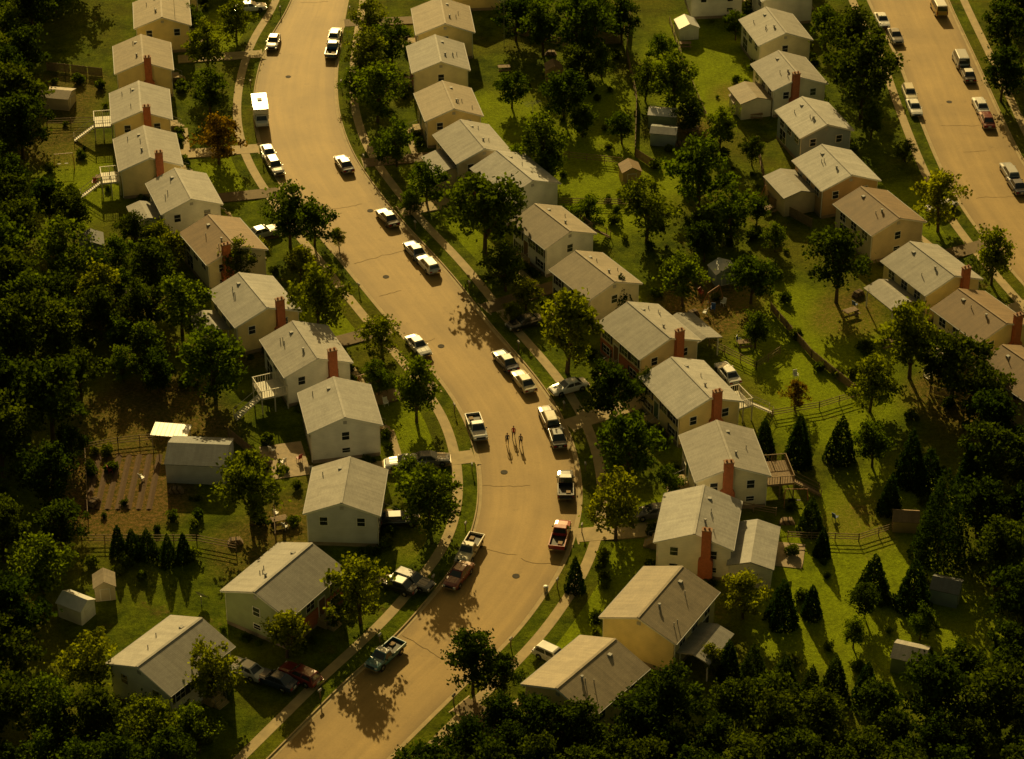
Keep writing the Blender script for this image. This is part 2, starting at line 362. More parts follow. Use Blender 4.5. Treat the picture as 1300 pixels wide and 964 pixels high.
# ------------------------------------------------------------------ leaf templates
def leafq(b,c,s,m,el=1.5,up=0):
    a=Vector((random.gauss(0,1),random.gauss(0,1),random.gauss(0,1)+up)).normalized()
    t=a.orthogonal().normalized(); t=Matrix.Rotation(random.random()*6.28,3,a)@t; w=a.cross(t)
    t=t*s*el*.5; w=w*s*.5
    b.face([c-t,c-t*.1+w,c+t,c-t*.1-w],m)
def decid(name,seed,h=9.0,R=3.6,leafm=None,dens=1.0,tall=1.0):
    random.seed(seed); b=MB(); lm=leafm or LEAF
    lean=Vector((random.uniform(-.3,.3),random.uniform(-.3,.3),0))
    pts=[Vector((0,0,-.1))]
    for k in range(1,6): pts.append(Vector((lean.x*k/3,lean.y*k/3,h*.16*k)))
    rr=[.24,.19,.16,.13,.09,.04]
    for k in range(5): b.cyl(pts[k],pts[k+1],rr[k],rr[k+1],BARK,7,False)
    cc=Vector((lean.x,lean.y,h*.58)); RZ=h*.42*tall
    lob=[(Vector((random.gauss(0,1),random.gauss(0,1),random.gauss(0,.7))).normalized(),random.uniform(-.28,.3)) for _ in range(9)]
    ncl=int(54*dens)
    for i in range(ncl):
        d=Vector((random.gauss(0,1),random.gauss(0,1),random.gauss(0,1)+.1)).normalized()
        k=1+sum(w*max(0,d.dot(q))**3 for q,w in lob)
        rf=(random.random()**.5)*.95*k
        wid=1.0 if d.z<0.1 else (1-.3*d.z)
        c=cc+Vector((d.x*R*rf*wid,d.y*R*rf*wid,d.z*RZ*rf))
        if c.z<h*.17: c.z=h*.17+random.random()*.5
        cr=random.uniform(.65,1.2)*R/3.6
        if i%4==0:
            j=random.choice((1,2,3)); mid=(pts[j]+c)/2+Vector((0,0,.3)); b.cyl(pts[j],mid,.09,.055,BARK,4,False); b.cyl(mid,c,.055,.02,BARK,4,False)
        for _ in range(random.randint(50,72)):
            o=Vector((random.gauss(0,.5),random.gauss(0,.5),random.gauss(0,.38)))*cr
            leafq(b,c+o,random.uniform(.2,.42),lm,1.4,.5)
    return b.mesh(name,False,False)
def conif(name,seed,h=7,R=1.7,n=2300):
    random.seed(seed); b=MB()
    b.cyl((0,0,-.1),(0,0,h*.95),.16,.02,BARK,7,False)
    bumps=[random.uniform(.75,1.25) for _ in range(16)]
    for i in range(n):
        t=1-math.sqrt(random.random()*.985); z=.2+t*(h-.25)
        an=random.random()*6.283; k=bumps[int(an/6.283*8)%8+ (8 if int(z*1.6)%2 else 0)]
        r=R*(1-t)**.72*k*(1-.4*random.random()**2)
        c=Vector((math.cos(an)*r,math.sin(an)*r,z-.12*r+random.gauss(0,.1)))
        leafq(b,c,random.uniform(.16,.30),NEEDLE,1.7,0)
    return b.mesh(name,False,False)
def shrubm(name,seed,R=.8,m=None):
    random.seed(seed); b=MB(); m=m or SHRUBM
    for k in range(5):
        an=random.random()*6.28; b.cyl((0,0,-.05),(math.cos(an)*R*.4,math.sin(an)*R*.4,R*.8),.03,.01,BARK,4,False)
    for k in range(7):
        c=Vector((random.uniform(-.5,.5)*R,random.uniform(-.5,.5)*R,random.uniform(.4,.9)*R))
        for _ in range(45):
            d=Vector((random.gauss(0,1),random.gauss(0,1),random.gauss(0,1))).normalized()*R*random.uniform(.3,.6)
            p=c+d
            if p.z<.05: p.z=.05
            leafq(b,p,random.uniform(.14,.26),m,1.4,.4)
    return b.mesh(name,False,False)
TD=[decid('deciduous_tree',100+i,9,3.6,LEAF,(.9,1.05,1.15,1.0,.95,1.1)[i]) for i in range(6)]
TK=[decid('woodland_tree',120+i,9.5,3.6,LEAFD,1.1) for i in range(3)]
TY=[decid('deciduous_tree',200+i,8.5,3.3,LEAFY,.9) for i in range(3)]
TR=[decid('autumn_tree',300,8,3.4,LEAFR,.85)]
TC=[conif('conifer_tree',400+i,6.5,1.6+.2*i) for i in range(3)]
TCB=[conif('tall_conifer',410+i,14,3.6,5500) for i in range(2)]
SH=[shrubm('shrub',500+i) for i in range(4)]
random.seed(11)
HOUSEPOS=[]
def blocked(p,rr):
    for (hp,r) in HOUSEPOS:
        if (hp.x-p.x)**2+(hp.y-p.y)**2<(r+rr)**2: return True
    d,c,h,t=nearest(p)
    return d<h+3.4
TREEPOS=[]
def tree(u,v,rp,kind='d',parent=None,pos=None,R=None,hs=None):
    if kind=='d': me=random.choice(TD[:6]); R0=3.6;h0=9;nm='deciduous_tree'
    elif kind=='k': me=random.choice(TK); R0=3.6;h0=9.5;nm='deciduous_tree'
    elif kind=='y': me=random.choice(TY); R0=3.3;h0=8.5;nm='deciduous_tree'
    elif kind=='r': me=TR[0]; R0=3.4;h0=8;nm='autumn_tree'
    elif kind=='c': me=random.choice(TC); R0=1.75;h0=6.5;nm='conifer_tree'
    elif kind=='C': me=random.choice(TCB); R0=3.4;h0=14;nm='conifer_tree'
    if R is None: R=rp/S(v)
    k=R/R0*(1.0 if kind in 'cC' else .95); zk=k*random.uniform(.9,1.08)*(hs or 1)
    if pos is None:
        pos=P(u,v,.57*h0*zk if kind not in 'cC' else .42*h0*zk)
    p=Vector((pos.x,pos.y,0))
    o=inst(nm if not parent else 'tree',me,p,random.random()*6.28,parent,(k,k*random.uniform(.92,1.08),zk))
    TREEPOS.append((p,R)); return o

# ------------------------------------------------------------------ houses
def window(b,c,w,h,ax,sg,shut=None):
    if ax==0:
        b.box((c[0]+sg*.03,c[1],c[2]),(.06,w+.14,h+.14),WHITE); b.box((c[0]+sg*.045,c[1],c[2]),(.07,w,h),GLASS)
        b.box((c[0]+sg*.055,c[1],c[2]),(.075,w,.04),WHITE); b.box((c[0]+sg*.056,c[1],c[2]),(.075,.04,h),WHITE)
        if shut:
            for k in (-1,1): b.box((c[0]+sg*.02,c[1]+k*(w/2+.3),c[2]),(.05,.36,h+.15),shut)
    else:
        b.box((c[0],c[1]+sg*.03,c[2]),(w+.14,.06,h+.14),WHITE); b.box((c[0],c[1]+sg*.045,c[2]),(w,.07,h),GLASS)
        b.box((c[0],c[1]+sg*.055,c[2]),(w,.075,.04),WHITE)
SHUT=[mat('shutter_brown',(0.09,0.05,0.03),.6),mat('shutter_black',(0.03,0.03,0.03),.6),mat('shutter_red',(0.2,0.04,0.03),.6)]
DOORM=[mat('door_red',(0.28,0.04,0.03),.5),mat('door_green',(0.05,0.12,0.07),.5),mat('door_brown',(0.15,0.08,0.04),.5)]
def gable_roof(b,w,l,e,rise,m,ov=.4,oy=.3,th=.16,cx=0,cy=0):
    s=rise/(w/2); x=w/2+ov; z0=e-ov*s
    prof=[(cx-x,z0),(cx,e+rise),(cx+x,z0),(cx+x,z0+th),(cx,e+rise+th*1.05),(cx-x,z0+th)]
    b.extr(prof,cy-l/2-oy,cy+l/2+oy,m)
    return s
def house(u,v,yaw,w,l,roof,wall,chim=0,eave=4.5,wing=None,deck=None,drive=True,brickface=False,name='siding_house'):
    w*=.90; l*=.85
    rise=w/2*math.tan(rad(21)); C=P(u,v,eave+rise*.5); C.z=0
    E=empty(name,C,rad(yaw)); RM=ROOFS[roof]; WM=WALLS[wall]
    R=Matrix.Rotation(rad(yaw),3,'Z')
    HOUSEPOS.append((C,math.hypot(w,l)*.42))
    d,rc,rh,rt=nearest(C); loc=R.inverted()@(rc-C); fs=1 if loc.x>0 else -1
    b=MB(); z0=.45
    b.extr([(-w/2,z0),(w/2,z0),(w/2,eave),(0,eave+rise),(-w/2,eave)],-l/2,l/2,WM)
    if brickface: 
        b.box((fs*(w/2+.03),0,1.4),(.1,l*.98,2.0),BRICK)
    b.obj('walls',E)
    b=MB(); b.box((0,0,.2),(w+.06,l+.06,.55),FOUND); b.obj('foundation',E)
    b=MB(); s=gable_roof(b,w,l,eave,rise,RM)
    b.obj('roof',E)
    b=MB()
    x=w/2+.4; zz=eave-.4*s
    for k in (-1,1):
        b.box((k*(x+.05),0,zz+.08),(.11,l+.6,.11),VENT)
        b.box((k*(w/2+.08),-l/2+.12,eave/2),(.09,.09,eave-.3),WHITE)
        for q in (-1,1):
            a=math.atan(s); Lh=x/math.cos(a)
            M=Matrix.Rotation(k*a,3,'Y')
            b.box((k*x/2,q*(l/2+.32),eave+rise-(x/2)*s-.02+.05),(Lh-.02,.04,.16),WHITE,M)
    b.box((0,0,eave+rise+.165),(.28,l+.56,.04),RM)
    b.obj('trim',E)
    b=MB(); sh=random.choice(SHUT+[None])
    up=3.4; lo=1.4
    for sg in (-1,1):
        n=random.choice((0,1,2,2))
        xs=[0] if n==1 and not(chim and sg<0) else ([-w*.27,w*.27] if n else [])
        for xx in xs:
            window(b,(xx,sg*l/2,up),.85,1.05,1,sg)
            if random.random()<.45: window(b,(xx,sg*l/2,lo),.9,.6,1,sg)
        if not(chim and sg<0): b.box((0,sg*(l/2+.03),eave+rise*.5),(.45,.05,.4),VENT)
    for yy in (-l*.34,l*.33,-l*.10): window(b,(fs*w/2,yy,up),1.3,1.2,0,fs,sh)
    for yy in (-l*.33,l*.33): window(b,(fs*(w/2+(.06 if brickface else 0)),yy,lo),1.4,1.0,0,fs,sh)
    for yy in (-l*.3,0,l*.3): window(b,(-fs*w/2,yy,up),1.2,1.1,0,-fs)
    window(b,(-fs*w/2,l*.25,1.5),1.9,1.9,0,-fs)
    b.obj('windows',E)
    b=MB(); b.box((fs*(w/2+.06),l*.1,2.05),(.14,1.0,2.1),random.choice(DOORM)); b.box((fs*(w/2+.04),l*.1,2.1),(.12,1.3,2.35),WHITE); b.obj('door',E)
    b=MB(); 
    for k in range(5): b.box((fs*(w/2+.75+.28*k),l*.1,(.95-.19*k)/2),(.5,1.5,.95-.19*k),CONC) if k else b.box((fs*(w/2+.62),l*.1,.48),(1.2,1.8,.95),CONC)
    for k in (-1,1): b.cyl((fs*(w/2+.2),l*.1+k*.8,1.8),(fs*(w/2+1.7),l*.1+k*.8,1.1),.025,.025,METAL,5); b.cyl((fs*(w/2+1.7),l*.1+k*.8,0.2),(fs*(w/2+1.7),l*.1+k*.8,1.1),.025,.025,METAL,5)
    b.obj('front_steps',E)
    if chim:
        b=MB(); cx=chim
        top=eave+rise+.9
        b.box((cx,-l/2-.36,1.4),(1.6,.7,2.8),BRICK); b.box((cx,-l/2-.36,2.95),(1.6,.7,.3),BRICK,None,.72); b.box((cx,-l/2-.33,(2.8+top)/2),(1.05,.62,top-2.8),BRICK)
        b.box((cx,-l/2-.33,top+.05),(1.15,.72,.12),mat('chimney_cap',(0.30,0.17,0.10),.8)); 
        for k in (-.25,.25): b.cyl((cx+k,-l/2-.33,top+.1),(cx+k,-l/2-.33,top+.35),.12,.11,mat('flue_clay',(0.3,0.12,0.06),.8),8)
        b.obj('chimney',E)
    b=MB()
    for k in range(random.randint(1,3)):
        xx=-fs*random.uniform(.8,w*.4); yy=random.uniform(-l*.35,l*.35); zr=eave+rise-abs(xx)*s
        b.cyl((xx,yy,zr),(xx,yy,zr+.6),.055,.055,VENT,7)
    xx=-fs*.9; zr=eave+rise-abs(xx)*s
    b.box((xx,l*.3,zr+.2),(.42,.42,.2),VENT)
    if random.random()<.6: b.cyl((xx,-l*.2,zr),(xx,-l*.2,zr+.45),.13,.13,VENT,8); b.cyl((xx,-l*.2,zr+.45),(xx,-l*.2,zr+.55),.2,.16,VENT,8)
    b.obj('roof_vents',E)
    if wing:
        wx,wy,ww,wl,wh,wr,ww2=wing
        wx*=.92; wy*=.9; wl*=.88
        b=MB(); ri=ww/2*math.tan(rad(16))
        if ww2: b.extr([(wx-ww/2,0),(wx+ww/2,0),(wx+ww/2,wh),(wx,wh+ri),(wx-ww/2,wh)],wy-wl/2,wy+wl/2,WALLS[ww2])
        else:
            for i in (-1,1):
                for j in (-1,1): b.box((wx+i*(ww/2-.1),wy+j*(wl/2-.1),wh/2),(.14,.14,wh),WHITE)
        b.obj('wing_walls' if ww2 else 'carport_posts',E)
        b=MB(); gable_roof(b,ww,wl,wh,ri,ROOFS[wr],.3,.3,.14,wx,wy); b.obj('wing_roof',E)
    if deck:
        dx,dy,dw,dl,dz,dm=deck; b=MB(); m=dm; dx*=.92; dz*=.92
        n=int(dl/.2)
        for k in range(n): b.box((dx,dy-dl/2+(k+.5)*dl/n,dz),(dw,dl/n-.03,.06),m)
        for i in (-1,0,1):
            for j in (-1,1):
                b.box((dx+i*(dw/2-.08),dy+j*(dl/2-.08),dz/2),(.13,.13,dz),m)
                b.box((dx+i*(dw/2-.08),dy+j*(dl/2-.08),dz+.5),(.1,.1,1.0),m)
        for j in (-1,1):
            b.box((dx,dy+j*(dl/2-.08),dz+1.0),(dw,.09,.06),m); b.box((dx,dy+j*(dl/2-.08),dz-.15),(dw,.06,.24),m)
            for k in range(int(dw/.3)): b.box((dx-dw/2+.3*k+.15,dy+j*(dl/2-.08),dz+.5),(.05,.05,.9),m)
        for i in (-1,1):
            b.box((dx+i*(dw/2-.08),dy,dz+1.0),(.09,dl,.06),m)
            for k in range(int(dl/.3)): b.box((dx+i*(dw/2-.08),dy-dl/2+.3*k+.15,dz+.5),(.05,.05,.9),m)
        ns=max(3,int(dz/.19))
        for k in range(ns): b.box((dx+(-fs)*(dw/2+.14+.27*k),dy-dl/2+.6,dz-.19*(k+1)),(.28,1.0,.05),m)
        for jj in (.1,1.1):
            A=Vector((dx-fs*dw/2,dy-dl/2+jj,dz)); B=Vector((dx-fs*(dw/2+.27*ns),dy-dl/2+jj,.1)); b.cyl(A,B,.07,.07,m,4); b.cyl(A+Vector((0,0,.95)),B+Vector((0,0,.95)),.04,.04,m,4); b.box((B.x,B.y,.5),(.08,.08,1),m)
        b.obj('deck',E)
    for k in range(random.randint(3,6)):
        q=C+R@Vector((fs*(w/2+random.uniform(.9,1.6)),random.uniform(-.5,.5)*l,0))
        inst('shrub',random.choice(SH),q,random.random()*6,None,random.uniform(.7,1.35))
    for k in range(3):
        q=C+R@Vector((random.uniform(-.5,.5)*w,-l/2-random.uniform(1.0,1.5),0))
        inst('shrub',random.choice(SH),q,random.random()*6,None,random.uniform(.5,1.1))
    rr_=random.random()
    if drive and rr_<.62:
        side=-l/2-2.6; dirx=R@Vector((fs,0,0)); st=C+R@Vector((fs*(w*.25),side,0)); 
        t=0
        while t<45:
            q=st+dirx*t; d,c,h,tt=nearest(q)
            if d<h+.35: break
            t+=.2
        if t<22:
            b=MB(); wv=R@Vector((0,1.3,0)); en=st+dirx*t
            m=random.choice((DRIVE,CONC,DRIVE))
            A=st-wv;B=st+wv;Cc=en+wv;D=en-wv
            top=[Vector((p.x,p.y,.158)) for p in (A,B,Cc,D)]; bot=[Vector((p.x,p.y,-.05)) for p in (A,B,Cc,D)]
            b.face(top,m)
            for i in range(4): b.face([bot[i],bot[(i+1)%4],top[(i+1)%4],top[i]],m)
            e1=en+dirx*.75; b.face([top[3]-wv*.3,top[2]+wv*.3,Vector(((e1+wv*1.3).x,(e1+wv*1.3).y,.03)),Vector(((e1-wv*1.3).x,(e1-wv*1.3).y,.03))],CONC)
            b.obj('driveway')
            wk=MB(); a0=C+R@Vector((fs*(w/2+2.1),l*.1,0)); a1=C+R@Vector((fs*(w/2+2.1),side+1.3,0)); off=R@Vector((.45,0,0))
            wk.face([Vector((p.x,p.y,.03)) for p in (a0-off,a0+off,a1+off,a1-off)],CONC); wk.obj('path')

W1,W0=WOOD,WOODL
HL=[ # u,v,yaw,w,l,roof,wall,chim
(205,12,8,8.6,10.5,'t','y',0),(181,68,9,8.6,10.5,'t','y',.6),(178,129,9,8.6,10.8,'g','y',.8),(187,187,12,8.8,10.8,'g','y',1.2),
(233,240,20,8.4,10.2,'g','w',0),(283,300,28,8.6,10.5,'b','c',-1.5),(322,376,27,9,10.6,'l','y',1.6),(388,439,23,8.8,10.4,'g','w',1.8),
(431,512,12,8.8,9.8,'l','w',0),(439,617,-3,8.6,10,'g','p',0),(360,729,-33,9.2,11.5,'g','g',0),(216,824,-36,9,11,'g','w',0),
(562,20,6,9,10.5,'t','y',0),(556,68,7,8.6,10.2,'g','c',0),(569,127,12,8.4,10,'t','y',0),(600,177,22,8.4,10.4,'g','t',0),
(654,217,30,8.6,11,'l','w',0),(702,283,32,8.0,9.6,'t','w',0),(756,345,32,8.2,10.2,'t','c',0),(824,414,30,9,11,'g','t',1.2),
(877,487,25,8.8,11,'l','y',.8),(920,571,8,8.8,10.6,'g','c',-.6),(887,655,-10,8.8,10.4,'l','w',1.4),(838,760,-30,9.2,11.4,'t','y',0),(744,851,-38,9,11.2,'t','y',0),
(985,32,14,8.6,10.5,'g','c',0),(1002,88,16,8.6,10.2,'g','c',-.8),(1034,147,18,8.2,10,'l','b',0),(1062,210,20,9.0,10.4,'l','o',0),
(1117,264,26,8.6,10.6,'b','t',0),(1183,336,28,9,11,'g','y',1.6),(1247,396,30,8.6,10.6,'b','y',1.6),(1305,468,32,8.6,10.5,'b','y',0),
(990,-22,12,8.6,10.5,'g','w',0),(215,-38,8,8.6,10.5,'t','y',0),(600,-40,6,8.6,10.5,'g','y',0),(905,-30,6,8.6,10,'t','w',0)]
WING={15:(-5.0,-1,4.2,6,2.8,'g','t'),19:(6.9,0,4.2,7,2.7,'g',None),22:(6.9,-1.5,4.6,8.5,2.9,'l','w'),23:(6.6,-1.5,3.4,6,2.6,'g',None),26:(-6.9,-1.5,4.6,5.5,2.7,'t','c'),28:(-6.9,1.0,4.6,7,3.0,'g','t'),30:(-6.7,-.5,4,6.5,2.7,'g',None),4:(-6.1,0,3.2,5,2.6,'g','w'),6:(-6.3,.5,3.2,5,2.6,'g',None)}
DECK={7:(-6.2,-3.0,3.4,3.6,2.5,W0),20:(6.0,-1.5,2.6,3.5,2.4,W0),21:(6.4,-1.2,3.4,4.6,2.5,W1),17:(5.5,1.5,2.6,3,2.4,W1),2:(-6.0,.5,2.6,3.2,2.4,W0),3:(-6.0,-2,2.6,3,2.4,W0),31:(-6.1,-1,3,4,2.4,W0)}
for i,h in enumerate(HL):
    house(*h,wing=WING.get(i),deck=DECK.get(i),drive=(i not in (5,32)),brickface=(i%3==1))

# ------------------------------------------------------------------ sheds
def shed(u,v,yaw,w,l,e,roofm,wallm,rise=.7,name='garden_shed'):
    C=P(u,v,e); C.z=0; E=empty(name,C,rad(yaw)); b=MB()
    b.extr([(-w/2,0),(w/2,0),(w/2,e),(0,e+rise),(-w/2,e)],-l/2,l/2,wallm); b.obj('walls',E)
    b=MB(); gable_roof(b,w,l,e,rise,roofm,.15,.12,.07); b.obj('roof',E)
    b=MB(); b.box((0,-l/2-.02,e*.45),(w*.5,.06,e*.82),WHITE); b.box((0,-l/2-.045,e*.45),(w*.44,.04,e*.76),wallm); b.obj('door',E)
    HOUSEPOS.append((C,max(w,l)*.6)); return E
MR=mat('metal_roof_white',(0.62,0.62,0.60),.4,.1,2,metal=.2); 
shed(253,573,86,5.6,7.0,2.7,ROOFS['d'],WALLS['p'],1.0,'detached_garage')
shed(872,30,10,3,3.4,2.0,MR,WALLS['w']); shed(940,125,10,2.6,2.6,2,ROOFS['t'],WALLS['c']); shed(918,340,20,3,2.6,1.9,MR,WALLS['b'])
shed(842,142,80,2.6,4,2.1,MR,WALLS['g'],.4); shed(843,165,80,2.6,3.6,2,ROOFS['d'],WALLS['b'],.4); shed(800,213,10,2.6,2.6,2,ROOFS['b'],WALLS['o'])
shed(703,85,5,2.4,2.4,2,ROOFS['b'],WALLS['o']); shed(96,763,60,2.4,3.2,2,MR,WALLS['w']); shed(132,737,10,2.2,2.4,1.9,ROOFS['t'],WALLS['t'])
shed(1202,742,70,2.6,3,2,ROOFS['d'],WALLS['b']); shed(1156,828,70,3,3.4,2,ROOFS['g'],WALLS['g']); shed(116,305,10,3,3.4,2,ROOFS['d'],WALLS['b']); shed(1150,655,85,2.2,2.8,1.6,ROOFS['b'],WALLS['o'])
shed(70,118,80,3.4,5,1.9,ROOFS['t'],WALLS['t'],.5)
C=P(217,546,2.4); C.z=0; E=empty('metal_canopy',C,rad(-8)); b=MB(); 
for i in (-1,1):
    for j in (-1,1): b.cyl((i*2,j*1.2,0),(i*2,j*1.2,2.3),.05,.05,METAL,6)
b.obj('posts',E); b=MB(); b.box((0,0,2.38),(4.4,2.5,.08),MR,Matrix.Rotation(rad(4),3,'X')); 
for k in range(9): b.box((-2.1+k*.52,0,2.43),(.05,2.46,.05),MR,Matrix.Rotation(rad(4),3,'X'))
b.obj('roof',E)

# ------------------------------------------------------------------ vehicles
TYRE=mat('tyre_rubber',(0.02,0.02,0.02),.8); CHR=mat('chrome',(0.7,0.7,0.7),.15,.05,1,metal=1.0); LAMPR=mat('tail_lamp',(0.35,0.02,0.01),.3); LAMPW=mat('head_lamp',(0.7,0.7,0.65),.15)
DARK=mat('black_plastic',(0.02,0.02,0.02),.6); CGL=mat('car_glass',(0.03,0.035,0.04),.05,.1,1,spec=1.0)
CP={}
def paint(n,c):
    if n in CP: return CP[n]
    m,t,b=nt('car_paint_'+n); b.inputs['Base Color'].default_value=(*c,1)
    no=N(t,'ShaderNodeTexNoise'); no.inputs['Scale'].default_value=1.5; no.inputs['Detail'].default_value=4
    tc=N(t,'ShaderNodeTexCoord'); L(t,tc.outputs['Object'],no.inputs['Vector'])
    mr=N(t,'ShaderNodeMapRange'); mr.inputs[3].default_value=.2; mr.inputs[4].default_value=.42; L(t,no.outputs['Fac'],mr.inputs[0]); L(t,mr.outputs[0],b.inputs['Roughness'])
    b.inputs['Coat Weight'].default_value=.8; b.inputs['Coat Roughness'].default_value=.06
    CP[n]=m; return m
PC={'white':(.74,.74,.72),'silver':(.42,.43,.43),'black':(.02,.02,.022),'navy':(.02,.035,.08),'maroon':(.18,.02,.015),'red':(.35,.03,.02),'cream':(.55,.49,.34),'grey':(.12,.12,.13),'teal':(.05,.18,.20),'yellow':(.6,.38,.05),'brown':(.14,.08,.04),'blue':(.06,.13,.28)}
def ring(y,zl,zt,hw):
    return [Vector((-hw*.88,y,zl)),Vector((-hw,y,zl+.14)),Vector((-hw,y,zt-.16)),Vector((-hw*.93,y,zt-.02)),Vector((-hw*.6,y,zt+.02)),Vector((hw*.6,y,zt+.02)),Vector((hw*.93,y,zt-.02)),Vector((hw,y,zt-.16)),Vector((hw,y,zl+.14)),Vector((hw*.88,y,zl))]
def cabin(b,y0,y1,t0,t1,z0,z1,hw,tw,pm,roofm=None):
    base=[Vector((-hw,y0,z0)),Vector((hw,y0,z0)),Vector((hw,y1,z0)),Vector((-hw,y1,z0))]
    top=[Vector((-tw,t0,z1)),Vector((tw,t0,z1)),Vector((tw,t1,z1)),Vector((-tw,t1,z1))]
    b.loft([base,top],pm); rm=roofm or pm
    ins=[Vector((p.x*.88,(p.y-(t0+t1)/2)*.88+(t0+t1)/2,z1+.05)) for p in top]; b.loft([top,ins],rm)
    def pane(A,B,Cc,D,f0,f1,n):
        h0=.12;h1=.9
        def q(s,t): return (A.lerp(B,s)).lerp(D.lerp(Cc,s),t)+n*.012
        b.face([q(f0,h0),q(f1,h0),q(f1,h1),q(f0,h1)],CGL)
    nrm=lambda A,B,D:((B-A).cross(D-A)).normalized()
    for k in range(4):
        A,B=base[k],base[(k+1)%4]; D,Cc=top[k],top[(k+1)%4]; n=nrm(A,B,D)
        mid=(A+B+D+Cc)/4; cen=Vector((0,(y0+y1)/2,(z0+z1)/2))
        if n.dot(mid-cen)<0:n=-n
        if k in (0,2): pane(A,B,Cc,D,.07,.93,n)
        else:
            pane(A,B,Cc,D,.08,.48,n); pane(A,B,Cc,D,.53,.92,n)
def wheels(b,ys,hw,r=.33):
    for y in ys:
        for s in (-1,1):
            b.cyl((s*(hw-.20),y,r+.05),(s*(hw+.004),y,r+.05),r*1.22,r*1.22,DARK,14)
            b.cyl((s*(hw-.2),y,r),(s*(hw+.025),y,r),r,r,TYRE,14); b.cyl((s*(hw),y,r),(s*(hw+.04),y,r),r*.6,r*.5,CHR,10)
def car_mesh(kind,pn,roofn=None):
    b=MB(); pm=paint(pn,PC[pn]); rm=paint(roofn,PC[roofn]) if roofn else None
    if kind in('sedan','wagon','hatch'):
        k=1 if kind!='hatch' else .88
        st=[(-2.42,.42,.70,.76),(-2.34,.28,.86,.86),(-1.5,.24,.97,.9),(-.2,.22,.96,.91),(1.0,.22,.95,.91),(1.9,.25,.88,.88),(2.32,.30,.78,.84),(2.42,.42,.66,.76)]
        b.loft([ring(y*k,a,c,w) for y,a,c,w in st],pm)
        if kind=='sedan': cabin(b,-1.75*k,1.0*k,-1.05*k,.25*k,.93,1.40,.80,.62,pm,rm)
        else: cabin(b,-2.22*k,.95*k,-1.95*k,.2*k,.93,1.44,.80,.64,pm,rm)
        wheels(b,(-1.42*k,1.45*k),.9)
        e=2.42*k
        b.box((0,e+.04,.48),(1.66,.12,.14),CHR); b.box((0,-e-.04,.48),(1.66,.12,.14),CHR)
        b.box((0,e+.005,.64),(.9,.05,.14),DARK)
        for s in(-1,1):
            b.box((s*.62,e-.02,.66),(.28,.1,.15),LAMPW); b.box((s*.6,-e+.01,.70),(.34,.08,.16),LAMPR); b.box((s*.95,.75*k,1.0),(.14,.1,.1),pm)
        b.box((0,-e+.01,.66),(.4,.06,.16),WHITE)
        for s in(-1,1): b.box((s*.912,-.35*k,.8),(.015,.12,.03),CHR)
        for s in(-1,1): b.box((s*.3,1.5*k,.95),(.03,1.0,.02),pm,Matrix.Rotation(rad(-4.5),3,'X'))
    elif kind=='pickup':
        st=[(-2.6,.5,.72,.84),(-2.5,.40,.76,.9),(-.3,.38,.76,.92),(.2,.36,1.0,.93),(1.4,.36,1.04,.93),(2.3,.38,.98,.9),(2.55,.42,.9,.86),(2.62,.5,.8,.8)]
        b.loft([ring(y,a,c,w) for y,a,c,w in st],pm)
        for s in (-1,1): b.box((s*.88,-1.4,.90),(.1,2.35,.34),pm)
        b.box((0,-2.56,.90),(1.7,.08,.34),pm); b.box((0,-.26,.92),(1.7,.08,.36),pm); b.box((0,-1.42,.785),(1.64,2.2,.02),DARK)
        b.box((.3,-1.7,.86),(.5,.6,.14),mat('cargo_box',(.3,.2,.1),.8))
        cabin(b,-.22,1.35,.0,.75,1.0,1.62,.86,.70,pm,rm)
        wheels(b,(-1.6,1.65),.93,.37)
        b.box((0,2.66,.55),(1.75,.12,.16),CHR); b.box((0,-2.66,.55),(1.75,.12,.16),CHR); b.box((0,2.6,.78),(1.1,.06,.2),DARK)
        for s in(-1,1): b.box((s*.68,2.58,.8),(.24,.1,.18),LAMPW); b.box((s*.84,-2.6,.85),(.12,.06,.24),LAMPR); b.box((s*1.0,.95,1.1),(.16,.1,.16),DARK)
    elif kind=='van':
        st=[(-2.4,.4,1.0,.9),(-2.3,.32,1.08,.95),(0,.3,1.1,.97),(1.7,.3,1.05,.96),(2.3,.34,.98,.9),(2.42,.45,.85,.84)]
        b.loft([ring(y,a,c,w) for y,a,c,w in st],pm); cabin(b,-2.3,2.0,-2.15,1.2,1.06,1.95,.93,.8,pm,rm); wheels(b,(-1.5,1.5),.96,.36)
        b.box((0,2.44,.5),(1.7,.12,.15),CHR); b.box((0,-2.44,.5),(1.7,.12,.15),CHR)
        for s in(-1,1): b.box((s*.66,2.36,.8),(.26,.12,.18),LAMPW); b.box((s*.8,-2.39,.9),(.14,.06,.3),LAMPR)
    elif kind=='camper':
        st=[(-3.0,.5,.9,1.0),(1.4,.45,.95,1.02),(2.4,.4,1.1,.95),(3.0,.42,1.0,.9),(3.08,.5,.85,.84)]
        b.loft([ring(y,a,c,w) for y,a,c,w in st],pm)
        b.box((0,-.8,1.85),(2.2,4.4,2.0),pm); b.box((0,-.8,2.87),(2.08,4.28,.05),pm); b.box((0,-.8,2.95),(.7,.8,.14),VENT); b.box((0,1.7,2.45),(2.1,.9,.8),pm)
        cabin(b,1.3,2.5,1.35,2.0,1.05,1.75,.92,.8,pm)
        for s in(-1,1):
            for y in (-2.2,-.4): b.box((s*1.1,y,2.0),(.04,.9,.6),CGL)
            b.box((s*1.1,-.8,1.4),(.03,4.3,.18),paint('brown',PC['brown'])); b.box((s*.68,3.02,.78),(.26,.12,.18),LAMPW)
        b.box((0,-3.02,1.9),(.9,.04,.7),CGL); wheels(b,(-1.9,2.0),.98,.38); b.box((0,3.14,.55),(1.8,.12,.16),CHR)
    return b.mesh('car')
CM={}
